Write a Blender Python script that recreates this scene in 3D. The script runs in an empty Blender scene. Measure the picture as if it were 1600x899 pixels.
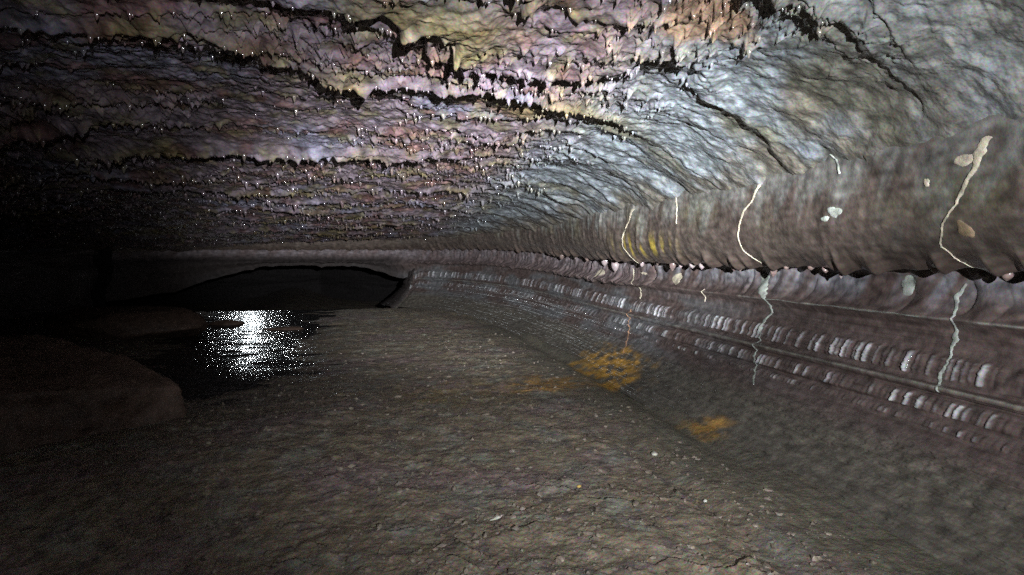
import bpy, math
import numpy as np
from mathutils import Vector

R = math.radians
scene = bpy.context.scene
rng = np.random.default_rng(7)

# ------------------------------------------------------------------ camera
YAW, PITCH = 11.5, -2.9
cam_d = bpy.data.cameras.new("camera")
cam = bpy.data.objects.new("camera", cam_d)
scene.collection.objects.link(cam)
cam_d.sensor_width = 36.0
cam_d.lens = 22.5
cam_d.clip_start = 0.02
cam_d.clip_end = 200.0
cam.location = (0.0, 0.0, 0.0)
cam.rotation_euler = (R(90 + PITCH), 0.0, R(-YAW))
scene.camera = cam

# ------------------------------------------------------------------ world, lamps, exposure
world = bpy.data.worlds.new("World")
scene.world = world
world.use_nodes = True
bg = world.node_tree.nodes["Background"]
bg.inputs[0].default_value = (0.5, 0.6, 0.8, 1)
bg.inputs[1].default_value = 0.01

def spot(name, loc, target, watts, size, blend, radius, col):
    d = bpy.data.lights.new(name, 'SPOT')
    d.energy = watts; d.spot_size = R(size); d.spot_blend = blend
    d.shadow_soft_size = radius; d.color = col
    o = bpy.data.objects.new(name, d)
    o.location = loc
    v = Vector(target) - Vector(loc)
    o.rotation_euler = v.to_track_quat('-Z', 'Y').to_euler()
    scene.collection.objects.link(o)
    return o

# the photographer's helmet lamp (a flood and a narrower far beam), an added weak fill lamp, and a caver's lamp round the bend
spot("helmet_lamp_flood", (0.32, -0.95, 0.20), (1.6, 3.6, 0.88), 950, 86, 0.95, 0.012, (0.93, 0.96, 1.0))
spot("added_fill_lamp", (0.32, -0.95, 0.20), (0.0, 4.0, 0.3), 36, 165, 0.6, 0.012, (0.86, 0.92, 1.0))
beam = spot("helmet_lamp_beam", (0.32, -0.95, 0.20), (1.25, 7.5, 0.22), 6500, 26, 1.0, 0.012, (0.93, 0.96, 1.0))
beam.scale = (2.0, 1.0, 1.0)              # a wide, flat beam
spot("far_lamp", (-3.25, 17.0, -0.06), (-2.6, 10.0, -1.0), 280, 78, 1.0, 0.04, (0.88, 0.96, 1.0))

scene.view_settings.view_transform = 'Standard'
scene.view_settings.look = 'None'
scene.view_settings.exposure = 0.55
scene.view_settings.gamma = 1.0
scene.cycles.use_denoising = False
scene.cycles.use_light_tree = False
scene.cycles.max_bounces = 4
scene.cycles.diffuse_bounces = 2
scene.cycles.glossy_bounces = 2
scene.cycles.caustics_reflective = False
scene.cycles.sample_clamp_indirect = 0.3

# ------------------------------------------------------------------ numpy noise
def _hash(ix, iy, seed):
    h = (ix.astype(np.uint32) * np.uint32(374761393) + iy.astype(np.uint32) * np.uint32(668265263)
         + np.uint32((seed * 2246822519 + 97) & 0xffffffff))
    h ^= h >> np.uint32(13); h *= np.uint32(1274126177); h ^= h >> np.uint32(16)
    return h

def noise(x, y, seed=0):
    """gradient noise about -1..1"""
    x = np.asarray(x, np.float32); y = np.asarray(y, np.float32)
    x, y = np.broadcast_arrays(x, y)
    fx0 = np.floor(x); fy0 = np.floor(y)
    ix = fx0.astype(np.int32); iy = fy0.astype(np.int32)
    fx = x - fx0; fy = y - fy0
    u = fx * fx * fx * (fx * (fx * 6 - 15) + 10); v = fy * fy * fy * (fy * (fy * 6 - 15) + 10)
    def g(dx, dy):
        a = _hash(ix + dx, iy + dy, seed).astype(np.float32) * np.float32(2 * math.pi / 4294967296.0)
        return np.cos(a) * (fx - dx) + np.sin(a) * (fy - dy)
    a = g(0, 0); b = g(1, 0); c = g(0, 1); d = g(1, 1)
    return ((a + (b - a) * u) * (1 - v) + (c + (d - c) * u) * v) * 1.5

def fbm(x, y, oct=4, seed=0, gain=0.5):
    s = 0.0; a = 1.0; t = 0.0
    for k in range(oct):
        s = s + a * noise(x * 2 ** k + 17.3 * k, y * 2 ** k - 9.1 * k, seed + k * 31)
        t += a; a *= gain
    return s / t

def sstep(a, b, x):
    t = np.clip((x - a) / (b - a), 0, 1)
    return t * t * (3 - 2 * t)

def cell(ix, seed):
    return _hash(ix.astype(np.int32), np.zeros_like(ix, np.int32), seed).astype(np.float32) / 4294967296.0

def teeth1(x, seed, sharp=0.7):
    """irregular row of cusps, 0..1, sharp peaks; x in cells"""
    best = np.zeros_like(x, np.float32)
    ix = np.floor(x)
    for d in (-1, 0, 1):
        i = (ix + d).astype(np.int32)
        c = i + 0.15 + 0.7 * cell(i, seed)
        w = 0.55 + 0.6 * cell(i, seed + 1)
        h = 0.12 + 0.88 * cell(i, seed + 2) ** 2
        t = np.clip(1 - np.abs(x - c) / w, 0, 1)
        best = np.maximum(best, h * t ** 2.4)
    return best

def lobes1(x, seed):
    """rounded ribs side by side, 0..1"""
    ix = np.floor(x); best = np.zeros_like(x, np.float32)
    for d in (-1, 0, 1):
        i = (ix + d).astype(np.int32)
        c = i + 0.3 + 0.4 * cell(i, seed)
        w = 0.42 + 0.25 * cell(i, seed + 1)
        h = 0.3 + 0.7 * cell(i, seed + 2)
        best = np.maximum(best, h * np.sqrt(np.clip(1 - ((x - c) / w) ** 2, 0, 1)))
    return best

def mix(a, b, t):
    a = np.asarray(a, np.float32); b = np.asarray(b, np.float32)
    return a * (1 - t[..., None]) + b * t[..., None]

# ------------------------------------------------------------------ mesh helpers
def tag(o, label=None, cat=None, group=None, kind=None):
    if label: o["label"] = label
    if cat: o["category"] = cat
    if group: o["group"] = group
    if kind: o["kind"] = kind
    return o

def link(name, me, mat=None, parent=None):
    if mat: me.materials.append(mat)
    o = bpy.data.objects.new(name, me)
    scene.collection.objects.link(o)
    if parent: o.parent = parent
    return o

def empty(name, loc=(0, 0, 0)):
    o = bpy.data.objects.new(name, None)
    o.location = loc
    scene.collection.objects.link(o)
    return o

def grid_mesh(name, P, C=None, flip=False, wrap=False, keep=None, wet=None):
    """P (n,m,3) -> quad mesh, smooth; C (n,m,3) colour attribute; keep (n-1,m-1[+1]) bool face mask"""
    n, m = P.shape[:2]
    idx = np.arange(n * m, dtype=np.int32).reshape(n, m)
    if wrap: idx = np.concatenate([idx, idx[:, :1]], 1)
    a = idx[:-1, :-1]; b = idx[:-1, 1:]; c = idx[1:, 1:]; d = idx[1:, :-1]
    q = np.stack([a, d, c, b] if flip else [a, b, c, d], -1)
    q = q[keep] if keep is not None else q.reshape(-1, 4)
    me = bpy.data.meshes.new(name)
    me.vertices.add(n * m); me.vertices.foreach_set("co", P.astype(np.float32).ravel())
    me.loops.add(q.size); me.loops.foreach_set("vertex_index", q.astype(np.int32).ravel())
    me.polygons.add(len(q)); me.polygons.foreach_set("loop_start", np.arange(0, q.size, 4, dtype=np.int32))
    me.polygons.foreach_set("use_smooth", np.ones(len(q), bool))
    if C is not None:
        at = me.color_attributes.new("rock_colour", 'FLOAT_COLOR', 'POINT')
        rgba = np.ones((n * m, 4), np.float32); rgba[:, :3] = np.clip(C, 0.004, 0.9).reshape(-1, 3)
        if wet is not None: rgba[:, 3] = 1 - np.clip(wet, 0, 1).ravel()
        at.data.foreach_set("color", rgba.ravel())
    me.update(calc_edges=True); me.validate()
    return me

# ------------------------------------------------------------------ materials
def rock_mat(name, rough=(0.25, 0.6), bump=0.35, bscale=90.0, attr=True, col=(0.1, 0.09, 0.09), spec=0.5, speck=0.35, stretch=(1, 1, 1), bdist=0.004, mott=(0.55, 1.4), bdetail=5):
    m = bpy.data.materials.new(name); m.use_nodes = True
    nt = m.node_tree; N = nt.nodes; L = nt.links
    bs = N["Principled BSDF"]
    tc = N.new("ShaderNodeTexCoord")
    mp = N.new("ShaderNodeMapping"); mp.inputs["Scale"].default_value = stretch
    L.new(tc.outputs["Object"], mp.inputs[0])
    if attr:
        ca = N.new("ShaderNodeVertexColor"); ca.layer_name = "rock_colour"; base = ca.outputs[0]
    else:
        rg = N.new("ShaderNodeRGB"); rg.outputs[0].default_value = (*col, 1); base = rg.outputs[0]
    # coloured mineral grit
    n1 = N.new("ShaderNodeTexNoise"); n1.inputs["Scale"].default_value = 140; n1.inputs["Detail"].default_value = 5
    n1.inputs["Roughness"].default_value = 0.75
    L.new(tc.outputs["Object"], n1.inputs["Vector"])
    hs = N.new("ShaderNodeHueSaturation"); hs.inputs["Saturation"].default_value = 2.2; hs.inputs["Value"].default_value = 2.0
    L.new(n1.outputs["Color"], hs.inputs["Color"])
    mx = N.new("ShaderNodeMix"); mx.data_type = 'RGBA'; mx.blend_type = 'MULTIPLY'
    mx.inputs["Factor"].default_value = speck
    L.new(base, mx.inputs["A"]); L.new(hs.outputs[0], mx.inputs["B"])
    # mottling
    n2 = N.new("ShaderNodeTexNoise"); n2.inputs["Scale"].default_value = 14; n2.inputs["Detail"].default_value = 6
    n2.inputs["Roughness"].default_value = 0.65
    L.new(mp.outputs[0], n2.inputs["Vector"])
    rp = N.new("ShaderNodeMapRange"); rp.inputs["From Min"].default_value = 0.3; rp.inputs["From Max"].default_value = 0.7
    rp.inputs["To Min"].default_value = mott[0]; rp.inputs["To Max"].default_value = mott[1]
    L.new(n2.outputs[0], rp.inputs[0])
    mm = N.new("ShaderNodeVectorMath"); mm.operation = 'SCALE'
    L.new(mx.outputs["Result"], mm.inputs[0]); L.new(rp.outputs[0], mm.inputs["Scale"])
    L.new(mm.outputs[0], bs.inputs["Base Color"])
    # roughness
    n3 = N.new("ShaderNodeTexNoise"); n3.inputs["Scale"].default_value = 22; n3.inputs["Detail"].default_value = 4
    L.new(mp.outputs[0], n3.inputs["Vector"])
    rr = N.new("ShaderNodeMapRange"); rr.inputs["From Min"].default_value = 0.35; rr.inputs["From Max"].default_value = 0.65
    rr.inputs["To Min"].default_value = rough[0]; rr.inputs["To Max"].default_value = rough[1]
    L.new(n3.outputs[0], rr.inputs[0])
    if attr:                                   # the attribute's alpha is 1 where dry, lower where a water film lies
        wm = N.new("ShaderNodeMath"); wm.operation = 'MULTIPLY'
        L.new(rr.outputs[0], wm.inputs[0]); L.new(ca.outputs[1], wm.inputs[1]); L.new(wm.outputs[0], bs.inputs["Roughness"])
    else:
        L.new(rr.outputs[0], bs.inputs["Roughness"])
    bs.inputs["Specular IOR Level"].default_value = spec
    # bump
    n4 = N.new("ShaderNodeTexNoise"); n4.inputs["Scale"].default_value = bscale; n4.inputs["Detail"].default_value = bdetail
    n4.inputs["Roughness"].default_value = 0.6
    L.new(mp.outputs[0], n4.inputs["Vector"])
    bp = N.new("ShaderNodeBump"); bp.inputs["Strength"].default_value = bump; bp.inputs["Distance"].default_value = bdist
    L.new(n4.outputs[0], bp.inputs["Height"]); L.new(bp.outputs[0], bs.inputs["Normal"])
    return m

M_ceil = rock_mat("wet_lava_ceiling", rough=(0.10, 0.28), bump=0.8, bscale=26, spec=1.0, bdist=0.009, bdetail=2.5, mott=(0.35, 1.6), speck=0.5)
M_wall = rock_mat("glazed_lava_lining", rough=(0.2, 0.45), bump=0.5, bscale=60, spec=0.5, speck=0.45, bdist=0.004)
M_floor = rock_mat("gritty_lava_floor", rough=(0.4, 0.8), bump=0.7, bscale=32, spec=0.3, speck=0.75, bdist=0.014)
M_passage = rock_mat("dry_passage_rock", rough=(0.9, 1.0), bump=0.6, bscale=20, spec=0.05, bdist=0.01)
M_far = rock_mat("dull_shade_painted_lining", rough=(0.7, 0.95), bump=0.8, bscale=30, spec=0.12, bdist=0.01)  # matte lining of the far band; its near-black is painted shade
M_boulder = rock_mat("dark_basalt", rough=(0.45, 0.75), bump=0.8, bscale=30, attr=False, col=(0.075, 0.048, 0.036), spec=0.25, bdist=0.015)
M_drip = rock_mat("glossy_lava_drip", rough=(0.12, 0.3), bump=0.5, bscale=70, attr=False, col=(0.22, 0.18, 0.18), spec=0.8)
M_dripdark = rock_mat("brown_lava_drip", rough=(0.18, 0.4), bump=0.5, bscale=70, attr=False, col=(0.13, 0.095, 0.085), spec=0.6)
M_min = rock_mat("pale_mineral_crust", rough=(0.45, 0.7), bump=0.6, bscale=160, attr=False, col=(0.37, 0.33, 0.25), spec=0.4, speck=0.3, mott=(0.3, 1.25))
M_mingrey = rock_mat("grey_mineral_crust", rough=(0.4, 0.7), bump=0.6, bscale=160, attr=False, col=(0.26, 0.28, 0.25), spec=0.4, speck=0.3, mott=(0.3, 1.25))
M_tan = rock_mat("tan_stain_crust", rough=(0.4, 0.6), bump=0.5, bscale=120, attr=False, col=(0.19, 0.14, 0.085), spec=0.4, speck=0.3, mott=(0.3, 1.25))
M_rust = rock_mat("rusty_mineral_crust", rough=(0.5, 0.7), bump=0.6, bscale=160, attr=False, col=(0.30, 0.17, 0.10), spec=0.3, speck=0.3, mott=(0.3, 1.25))
M_stone = rock_mat("loose_stone", rough=(0.4, 0.8), bump=0.6, bscale=80, attr=False, col=(0.13, 0.108, 0.085), spec=0.35, mott=(0.3, 2.0))
M_pale = rock_mat("pale_stone", rough=(0.3, 0.6), bump=0.5, bscale=80, attr=False, col=(0.5, 0.48, 0.43), spec=0.5)
M_ochre = rock_mat("ochre_stone", rough=(0.5, 0.8), bump=0.5, bscale=80, attr=False, col=(0.42, 0.27, 0.08), spec=0.3)

M_drop = rock_mat("wet_drip_tip", rough=(0.10, 0.2), bump=0.3, bscale=150, spec=0.9, speck=0.3, bdist=0.001)
M_water = bpy.data.materials.new("stream_water"); M_water.use_nodes = True
_b = M_water.node_tree.nodes["Principled BSDF"]
_b.inputs["Base Color"].default_value = (0.012, 0.013, 0.014, 1)
_b.inputs["Roughness"].default_value = 0.10
_b.inputs["IOR"].default_value = 1.45
_n = M_water.node_tree.nodes.new("ShaderNodeTexNoise"); _n.inputs["Scale"].default_value = 26; _n.inputs["Detail"].default_value = 5
_t = M_water.node_tree.nodes.new("ShaderNodeTexCoord")
_m = M_water.node_tree.nodes.new("ShaderNodeMapping"); _m.inputs["Scale"].default_value = (1.3, 1.6, 1)
_p = M_water.node_tree.nodes.new("ShaderNodeBump"); _p.inputs["Strength"].default_value = 1.0; _p.inputs["Distance"].default_value = 0.02
M_water.node_tree.links.new(_t.outputs["Object"], _m.inputs[0])
M_water.node_tree.links.new(_m.outputs[0], _n.inputs["Vector"])
M_water.node_tree.links.new(_n.outputs[0], _p.inputs["Height"])
M_water.node_tree.links.new(_p.outputs[0], _b.inputs["Normal"])

# ------------------------------------------------------------------ plan of the chamber (wall foot), metres, camera at 0,0,0, floor at z=-1
CTRL = np.array([(2.0, -6), (2.0, -3), (2.0, 0), (2.0, 2.5), (2.0, 5), (1.97, 7.2), (1.8, 9.2), (1.4, 11.0), (0.75, 12.6), (-0.3, 13.6),
                 (-2.9, 13.9), (-4.9, 13.0), (-5.7, 11), (-5.2, 8.5), (-4.2, 6.2), (-3.5, 4.2), (-3.3, 1.5), (-3.4, -2), (-3.0, -6), (-0.6, -7.5)], float)

def catmull_closed(P, k=60):
    n = len(P); out = []
    t = np.linspace(0, 1, k, endpoint=False)[:, None]
    for i in range(n):
        a, b, c, d = P[i - 1], P[i], P[(i + 1) % n], P[(i + 2) % n]
        out.append(0.5 * ((2 * b) + (-a + c) * t + (2 * a - 5 * b + 4 * c - d) * t ** 2 + (-a + 3 * b - 3 * c + d) * t ** 3))
    return np.concatenate(out)

CURVE = catmull_closed(CTRL)
_seg = np.linalg.norm(np.roll(CURVE, -1, 0) - CURVE, axis=1)
ARC = np.concatenate([[0], np.cumsum(_seg)])
CC = np.concatenate([CURVE, CURVE[:1]])
def curve_at(s):
    s = np.mod(s, ARC[-1])
    x = np.interp(s, ARC, CC[:, 0]); y = np.interp(s, ARC, CC[:, 1])
    e = 0.05
    x2 = np.interp(np.mod(s + e, ARC[-1]), ARC, CC[:, 0]); y2 = np.interp(np.mod(s + e, ARC[-1]), ARC, CC[:, 1])
    x1 = np.interp(np.mod(s - e, ARC[-1]), ARC, CC[:, 0]); y1 = np.interp(np.mod(s - e, ARC[-1]), ARC, CC[:, 1])
    tx, ty = x2 - x1, y2 - y1
    l = np.hypot(tx, ty)
    return x, y, ty / l, -tx / l          # point, outward normal

def arc_of(x, y):
    i = np.argmin((CURVE[:, 0] - x) ** 2 + (CURVE[:, 1] - y) ** 2)
    return ARC[i]

def lift_of(s):                            # the lining climbs a little towards the bend
    x, y, _, _ = curve_at(s)
    far = sstep(4.5, 12.0, y)
    return 0.19 * far

# ------------------------------------------------------------------ ceiling
def azimuths(dense0=-36, dense1=60, nd=1500, nc=170):
    a = np.linspace(dense0, dense1, nd)
    b = np.linspace(dense1, dense0 + 360, nc + 2)[1:-1]
    return np.radians(np.concatenate([a, b]))

def boundary(az, off):
    """radius of the plan curve pushed outward by off, along each azimuth"""
    s = np.linspace(0, ARC[-1], 4000, endpoint=False)
    x, y, nx, ny = curve_at(s)
    x = x + nx * off; y = y + ny * off
    a = np.arctan2(x, y); r = np.hypot(x, y)
    o = np.argsort(a)
    return np.interp(az_wrap(az), np.concatenate([a[o][-5:] - 2 * np.pi, a[o], a[o][:5] + 2 * np.pi]),
                     np.concatenate([r[o][-5:], r[o], r[o][:5]]))

def az_wrap(a):
    return (a + np.pi) % (2 * np.pi) - np.pi

def wall_distance(X, Y, off=0.0):
    """distance from plan points to the wall curve and its arc position, from a coarse table"""
    gx = np.linspace(-7, 3.2, 256); gy = np.linspace(-9, 15, 480)
    GX, GY = np.meshgrid(gx, gy)
    s = np.linspace(0, ARC[-1], 900, endpoint=False)
    x, y, nx, ny = curve_at(s); x = x + nx * off; y = y + ny * off
    best = np.full(GX.shape, 1e9)
    for i in range(len(s)):
        best = np.minimum(best, (GX - x[i]) ** 2 + (GY - y[i]) ** 2)
    D = np.sqrt(best)
    fx = np.clip((X - gx[0]) / (gx[1] - gx[0]), 0, 254.99); fy = np.clip((Y - gy[0]) / (gy[1] - gy[0]), 0, 478.99)
    ix = fx.astype(int); iy = fy.astype(int); u = fx - ix; v = fy - iy
    return (D[iy, ix] * (1 - u) + D[iy, ix + 1] * u) * (1 - v) + (D[iy + 1, ix] * (1 - u) + D[iy + 1, ix + 1] * u) * v

def build_ceiling():
    az = azimuths()
    Rb = boundary(az, 0.20)
    q = np.concatenate([np.linspace(0.004, 0.1, 24, endpoint=False), np.exp(np.linspace(math.log(0.1), 0, 1150))])
    r = q[:, None] * Rb[None, :]
    X = (r * np.sin(az)).astype(np.float32); Y = (r * np.cos(az)).astype(np.float32)
    wd = wall_distance(X, Y, 0.20).astype(np.float32)
    crown = 1.04 - 0.052 * np.clip(Y, 0, 14)
    crown = crown - 0.05 * sstep(-0.5, -3.0, X) + 0.05 * fbm(X * 0.5, Y * 0.5, 2, 3)
    zj = 0.25 + 0.05 * fbm(X * 3, Y * 3, 3, 47)
    zj = zj + 0.1 * sstep(5, 12, Y)
    zj = zj - 0.25 * sstep(-1.5, -4.0, X)
    reach = 1.25 + 0.9 * sstep(0, -3, X)
    qq = np.clip(wd / reach, 0, 1)
    Z = zj + (crown - zj) * np.clip(1 - (1 - qq) ** 2, 0, 1) ** 0.8
    calm = sstep(0.25, 1.15, wd + 0.25 * noise(X * 1.3, Y * 1.3, 5))       # 0 by the wall, 1 in the open ceiling
    # stepped lava scales whose lips face away from the camera
    xr = np.clip(X - 0.3, 0, 3)
    S = Y - 0.42 * xr + 0.12 * X
    U = X + 0.35 * Y * 0.3
    big = fbm(X * 0.55 + 3, Y * 0.8, 3, 11)
    mid = noise(X * 2.1, Y * 2.1, 21)
    sm = noise(X * 6.5, Y * 6.5, 22)
    def ledges(L, A, wbig, wmid, wsm, tooth, tcell, seed, pw, thr):
        k = noise(X * 0.9 / L * 0.35, Y * 0.9 / L * 0.35, seed)
        c = teeth1((X + 0.05 * sm) / tcell + 3.7 * noise(X * 0.2, Y / L * 0.9, seed + 9), seed + 4)
        p = (S + wbig * big + wmid * mid + wsm * sm + 0.4 * L * k - tooth * c) / L
        f = p - np.floor(p)
        row = np.floor(p)
        am = np.clip(noise(X * 0.6 + row * 3.1, Y * 0.2 + row * 7.7, seed + 6) * 1.3 + thr, 0, 1.0)
        rnd = np.sqrt(np.clip(1 - (np.clip(f - 0.9, 0, 1) / 0.1) ** 2, 0.0, 1)) * 0.6 + 0.4
        d = A * am * f ** pw * (1 + 0.9 * c * f ** 4) * rnd
        return d, f * am, c
    D = np.zeros_like(X); 
    d1, f1, c1 = ledges(0.80, 0.072, 0.85, 0.17, 0.022, 0.09, 0.14, 101, 2.2, 0.6)
    d2, f2, c2 = ledges(0.36, 0.040, 0.7, 0.12, 0.02, 0.055, 0.09, 131, 2.4, 0.55)
    d3, f3, c3 = ledges(0.15, 0.015, 0.5, 0.06, 0.012, 0.028, 0.05, 161, 2.4, 0.5)
    calm2 = calm * (0.6 + 0.4 * sstep(1.9, 0.9, X))
    D += d1 * (0.45 + 0.55 * calm) * (1 - 0.15 * sstep(0.7, 1.3, X)) + d2 * calm2 + d3 * calm2
    # drip teeth scattered over the scales
    n_az = 1500; a0, a1 = R(-36), R(60)
    dens = (0.4 + 0.6 * sstep(2.4, 4.0, Y[::8, ::8])) * sstep(-0.1, 0.35, fbm(X[::8, ::8] * 0.7, Y[::8, ::8] * 1.2, 2, 77))
    T = np.zeros_like(X)
    lq = np.log(q[24:]); dlq = lq[1] - lq[0]
    N = 34000
    ta = rng.uniform(a0, a1, N); tr = np.exp(rng.uniform(math.log(1.6), math.log(12.5), N))
    w_ = rng.uniform(0.008, 0.025, N) * (1 + 0.6 * (rng.random(N) > 0.95))
    for i in range(N):
        ca = int((ta[i] - a0) / (a1 - a0) * (n_az - 1))
        if tr[i] > Rb[ca] * 0.985: continue
        cq = 24 + int((math.log(tr[i] / Rb[ca]) - lq[0]) / dlq)
        if cq < 26: continue
        if dens[min(cq // 8, dens.shape[0] - 1), min(ca // 8, dens.shape[1] - 1)] < rng.random(): continue
        w = w_[i]; l = w * rng.uniform(1.0, 2.0); dep = w * rng.uniform(0.8, 1.7)
        ha = int(w / tr[i] / ((a1 - a0) / n_az)) + 2; hq = int(2.6 * l / tr[i] / dlq) + 2
        q0, q1_, c0, c1_ = max(24, cq - hq), min(len(q), cq + hq), max(0, ca - ha), min(n_az, ca + ha)
        x = X[q0:q1_, c0:c1_]; y = Y[q0:q1_, c0:c1_]
        x0 = tr[i] * math.sin(ta[i]); y0 = tr[i] * math.cos(ta[i])
        a = np.abs(x - x0) / w; b = (y - y0 + 0.3 * (x0 > 1) * (x0 - x)) / l
        e = np.clip(1 - a, 0, 1) ** 1.7
        h = dep * np.clip((b + 1.6) / (e + 1.6), 0, 1) ** 2.2 * np.clip(1 - a ** 1.5, 0, 1) * (b < e) * (a < 1)
        h *= np.clip((e - b) / 0.12, 0, 1) ** 0.5
        T[q0:q1_, c0:c1_] = np.maximum(T[q0:q1_, c0:c1_], h)
    D += T * np.clip(calm2 * 1.3, 0, 1)
    # lumpy skin, and streaks running into the wall on the right
    D += 0.020 * calm * fbm(X * 7, Y * 7, 2, 41) + 0.012 * calm * (1 - np.abs(noise(X * 13, Y * 13, 44))) + 0.005 * calm * noise(X * 27, Y * 27, 45) + 0.0028 * calm * noise(X * 58, Y * 58, 46) + 0.009 * (1 - np.abs(fbm(X * 11, Y * 15, 3, 48))) + 0.006 * sstep(0.8, 1.6, X) * fbm(X * 22, Y * 22, 3, 49) + 0.0012 * fbm(X * 34, Y * 34, 2, 42) + 0.03 * fbm(X * 1.9, Y * 1.9, 2, 43)
    st = fbm(X * 2.0 + Z * 2, (Y + 0.55 * (X - 1.2)) * 9, 3, 51)
    D += 0.006 * (1 - calm) * sstep(0.4, 1.2, X) * st + 0.05 * (1 - calm) * fbm(X * 4, Y * 4, 3, 52)
    Zf = Z - D
    P = np.stack([X, Y, Zf], -1)
    # colours of the rock itself
    n1 = fbm(X * 1.1, Y * 1.1, 3, 61); n2 = fbm(X * 2.7 + 9, Y * 2.7, 3, 62); n3 = fbm(X * 6, Y * 6, 3, 63)
    C = np.empty(P.shape, np.float32); C[:] = (0.27, 0.225, 0.25)
    C = mix(C, (0.28, 0.27, 0.33), sstep(0.0, 0.4, n1))
    C = mix(C, (0.25, 0.155, 0.145), sstep(0.02, 0.35, n2) * 0.75)
    C = mix(C, (0.24, 0.22, 0.12), sstep(0.0, 0.4, n3) * 0.6)
    C = mix(C, (0.15, 0.085, 0.075), sstep(0.15, 0.45, fbm(X * 4 + 5, Y * 5, 3, 67)) * 0.7)
    C = mix(C, (0.30, 0.34, 0.36), sstep(0.7, 1.5, X + 0.25 * n2) * 0.85)
    C = mix(C, (0.18, 0.17, 0.12), sstep(0.12, 0.45, fbm(X * 2, Y * 2, 3, 66)) * sstep(0.9, 1.6, X) * 0.8)
    lip = np.clip(np.maximum(sstep(0.55, 0.95, f1), 0.8 * sstep(0.45, 0.85, f2)), 0, 1) * sstep(-0.1, 0.35, fbm(X * 1.6, Y * 1.6, 2, 64))
    C = mix(C, (0.26, 0.22, 0.10), np.clip(lip * 0.75 * calm, 0, 1))
    C = mix(C, (0.33, 0.27, 0.17), np.clip(T * 22, 0, 0.65) * sstep(-0.2, 0.4, n2))
    C = mix(C, (0.19, 0.16, 0.13), sstep(0.45, 0.1, wd) * sstep(5.5, 8.0, Y) * 0.8)
    C = mix(C, (0.22, 0.20, 0.165), sstep(0.42, 0.08, wd + 0.55 * fbm(X * 2.5, Y * 2.5, 3, 68) + 0.15 * st) * sstep(0.5, 1.0, X) * 0.9)
    C = mix(C, (0.24, 0.235, 0.21), sstep(2.6, 1.4, Y + 0.8 * fbm(X * 2, Y * 2, 3, 69)) * sstep(0.9, 1.4, X) * 0.8)
    op = sstep(0.20, 0.1, np.hypot((X - 1.17) * 0.8, (Y - 2.18) * 1.0) + 0.10 * n3)
    C = mix(C, (0.42, 0.29, 0.19), op * 0.75)
    C = C * (0.85 + 0.3 * noise(X * 14, Y * 14, 65)[..., None])
    C = C.mean(-1, keepdims=True) + (C - C.mean(-1, keepdims=True)) * 0.95
    C = np.clip(C, 0, 1) ** 1.35 * (0.80 + 0.14 * sstep(0.6, 1.4, X + 0.2 * n2))[..., None]
    me = grid_mesh("ceiling", P, C, flip=False, wrap=True)
    o = link("ceiling", me, M_ceil)
    build_teeth(P, D, C, n_az)
    tag(o, "rough wet purple and ochre lava ceiling with stepped lips and hanging teeth", "cave ceiling", kind="structure")

# ------------------------------------------------------------------ walls
PROFILE = np.array([  # outward offset, height
    (0.05, 0.66), (0.05, 0.50), (0.06, 0.36), (0.075, 0.25), (0.10, 0.14), (0.145, 0.05), (0.20, -0.015), (0.245, -0.055), (0.275, -0.075),
    (0.30, -0.06), (0.34, -0.035), (0.41, -0.04), (0.44, -0.10), (0.43, -0.19), (0.40, -0.25), (0.365, -0.275), (0.38, -0.295), (0.405, -0.32),
    (0.40, -0.38), (0.375, -0.435), (0.355, -0.455), (0.325, -0.53), (0.30, -0.55), (0.265, -0.555), (0.26, -0.57), (0.285, -0.59),
    (0.265, -0.605), (0.225, -0.665), (0.235, -0.675), (0.215, -0.69), (0.195, -0.72), (0.17, -0.74), (0.11, -0.795), (0.03, -0.86),
    (-0.05, -0.92), (-0.13, -0.97), (-0.23, -1.03)])
PL = np.concatenate([[0], np.cumsum(np.linalg.norm(np.diff(PROFILE, axis=0), axis=1))])
NV = 560
VV = np.linspace(0, PL[-1], NV)
PO = np.interp(VV, PL, PROFILE[:, 0]); PZ = np.interp(VV, PL, PROFILE[:, 1])
_k = np.array([1, 2, 3, 2, 1.]) / 9
for _ in range(2):
    PO = np.convolve(np.pad(PO, 2, 'edge'), _k, 'valid'); PZ = np.convolve(np.pad(PZ, 2, 'edge'), _k, 'valid')

def ochre(C, X, Y, U=None):
    """iron-coloured crust on the floor and the foot of the wall"""
    U = X if U is None else U
    for x, y, rx, ry, col, amt, s in ((1.86, 5.15, 0.26, 0.75, (0.42, 0.23, 0.04), 0.95, 531), (1.25, 4.75, 0.40, 0.38, (0.33, 0.18, 0.05), 0.8, 541),
                                      (1.82, 3.35, 0.13, 0.26, (0.36, 0.20, 0.05), 0.85, 551), (0.6, 4.6, 0.6, 0.5, (0.22, 0.16, 0.07), 0.5, 561)):
        d = np.hypot((X - x) / rx, (Y - y) / ry) + 0.6 * fbm(U * 5, Y * 5, 3, s)
        C = mix(C, col, sstep(1.1, 0.45, d) * amt * sstep(-0.35, 0.2, fbm(U * 9, Y * 7, 4, s + 1)))
    return C

def arc_samples():
    s = [0.0]
    while s[-1] < ARC[-1]:
        x, y, _, _ = curve_at(np.array([s[-1]]))
        d = math.hypot(x[0], y[0])
        k = 0.0023 if (y[0] > 0.9 and x[0] > -5.0) else 0.012
        s.append(s[-1] + max(d, 1.2) * k)
    return np.array(s[:-1])

SS = arc_samples()
S_BEND, S_FARL, S_LEFT = arc_of(0.35, 13.1), arc_of(-4.9, 13.0), arc_of(-3.2, -3)
ROW_LIP = int(np.argmin(np.abs(VV - PL[10]))); ROW_BAND = int(np.argmin(np.abs(VV - PL[17])))
ROW_FOOT = int(np.argmin(np.abs(VV - PL[31])))

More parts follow.
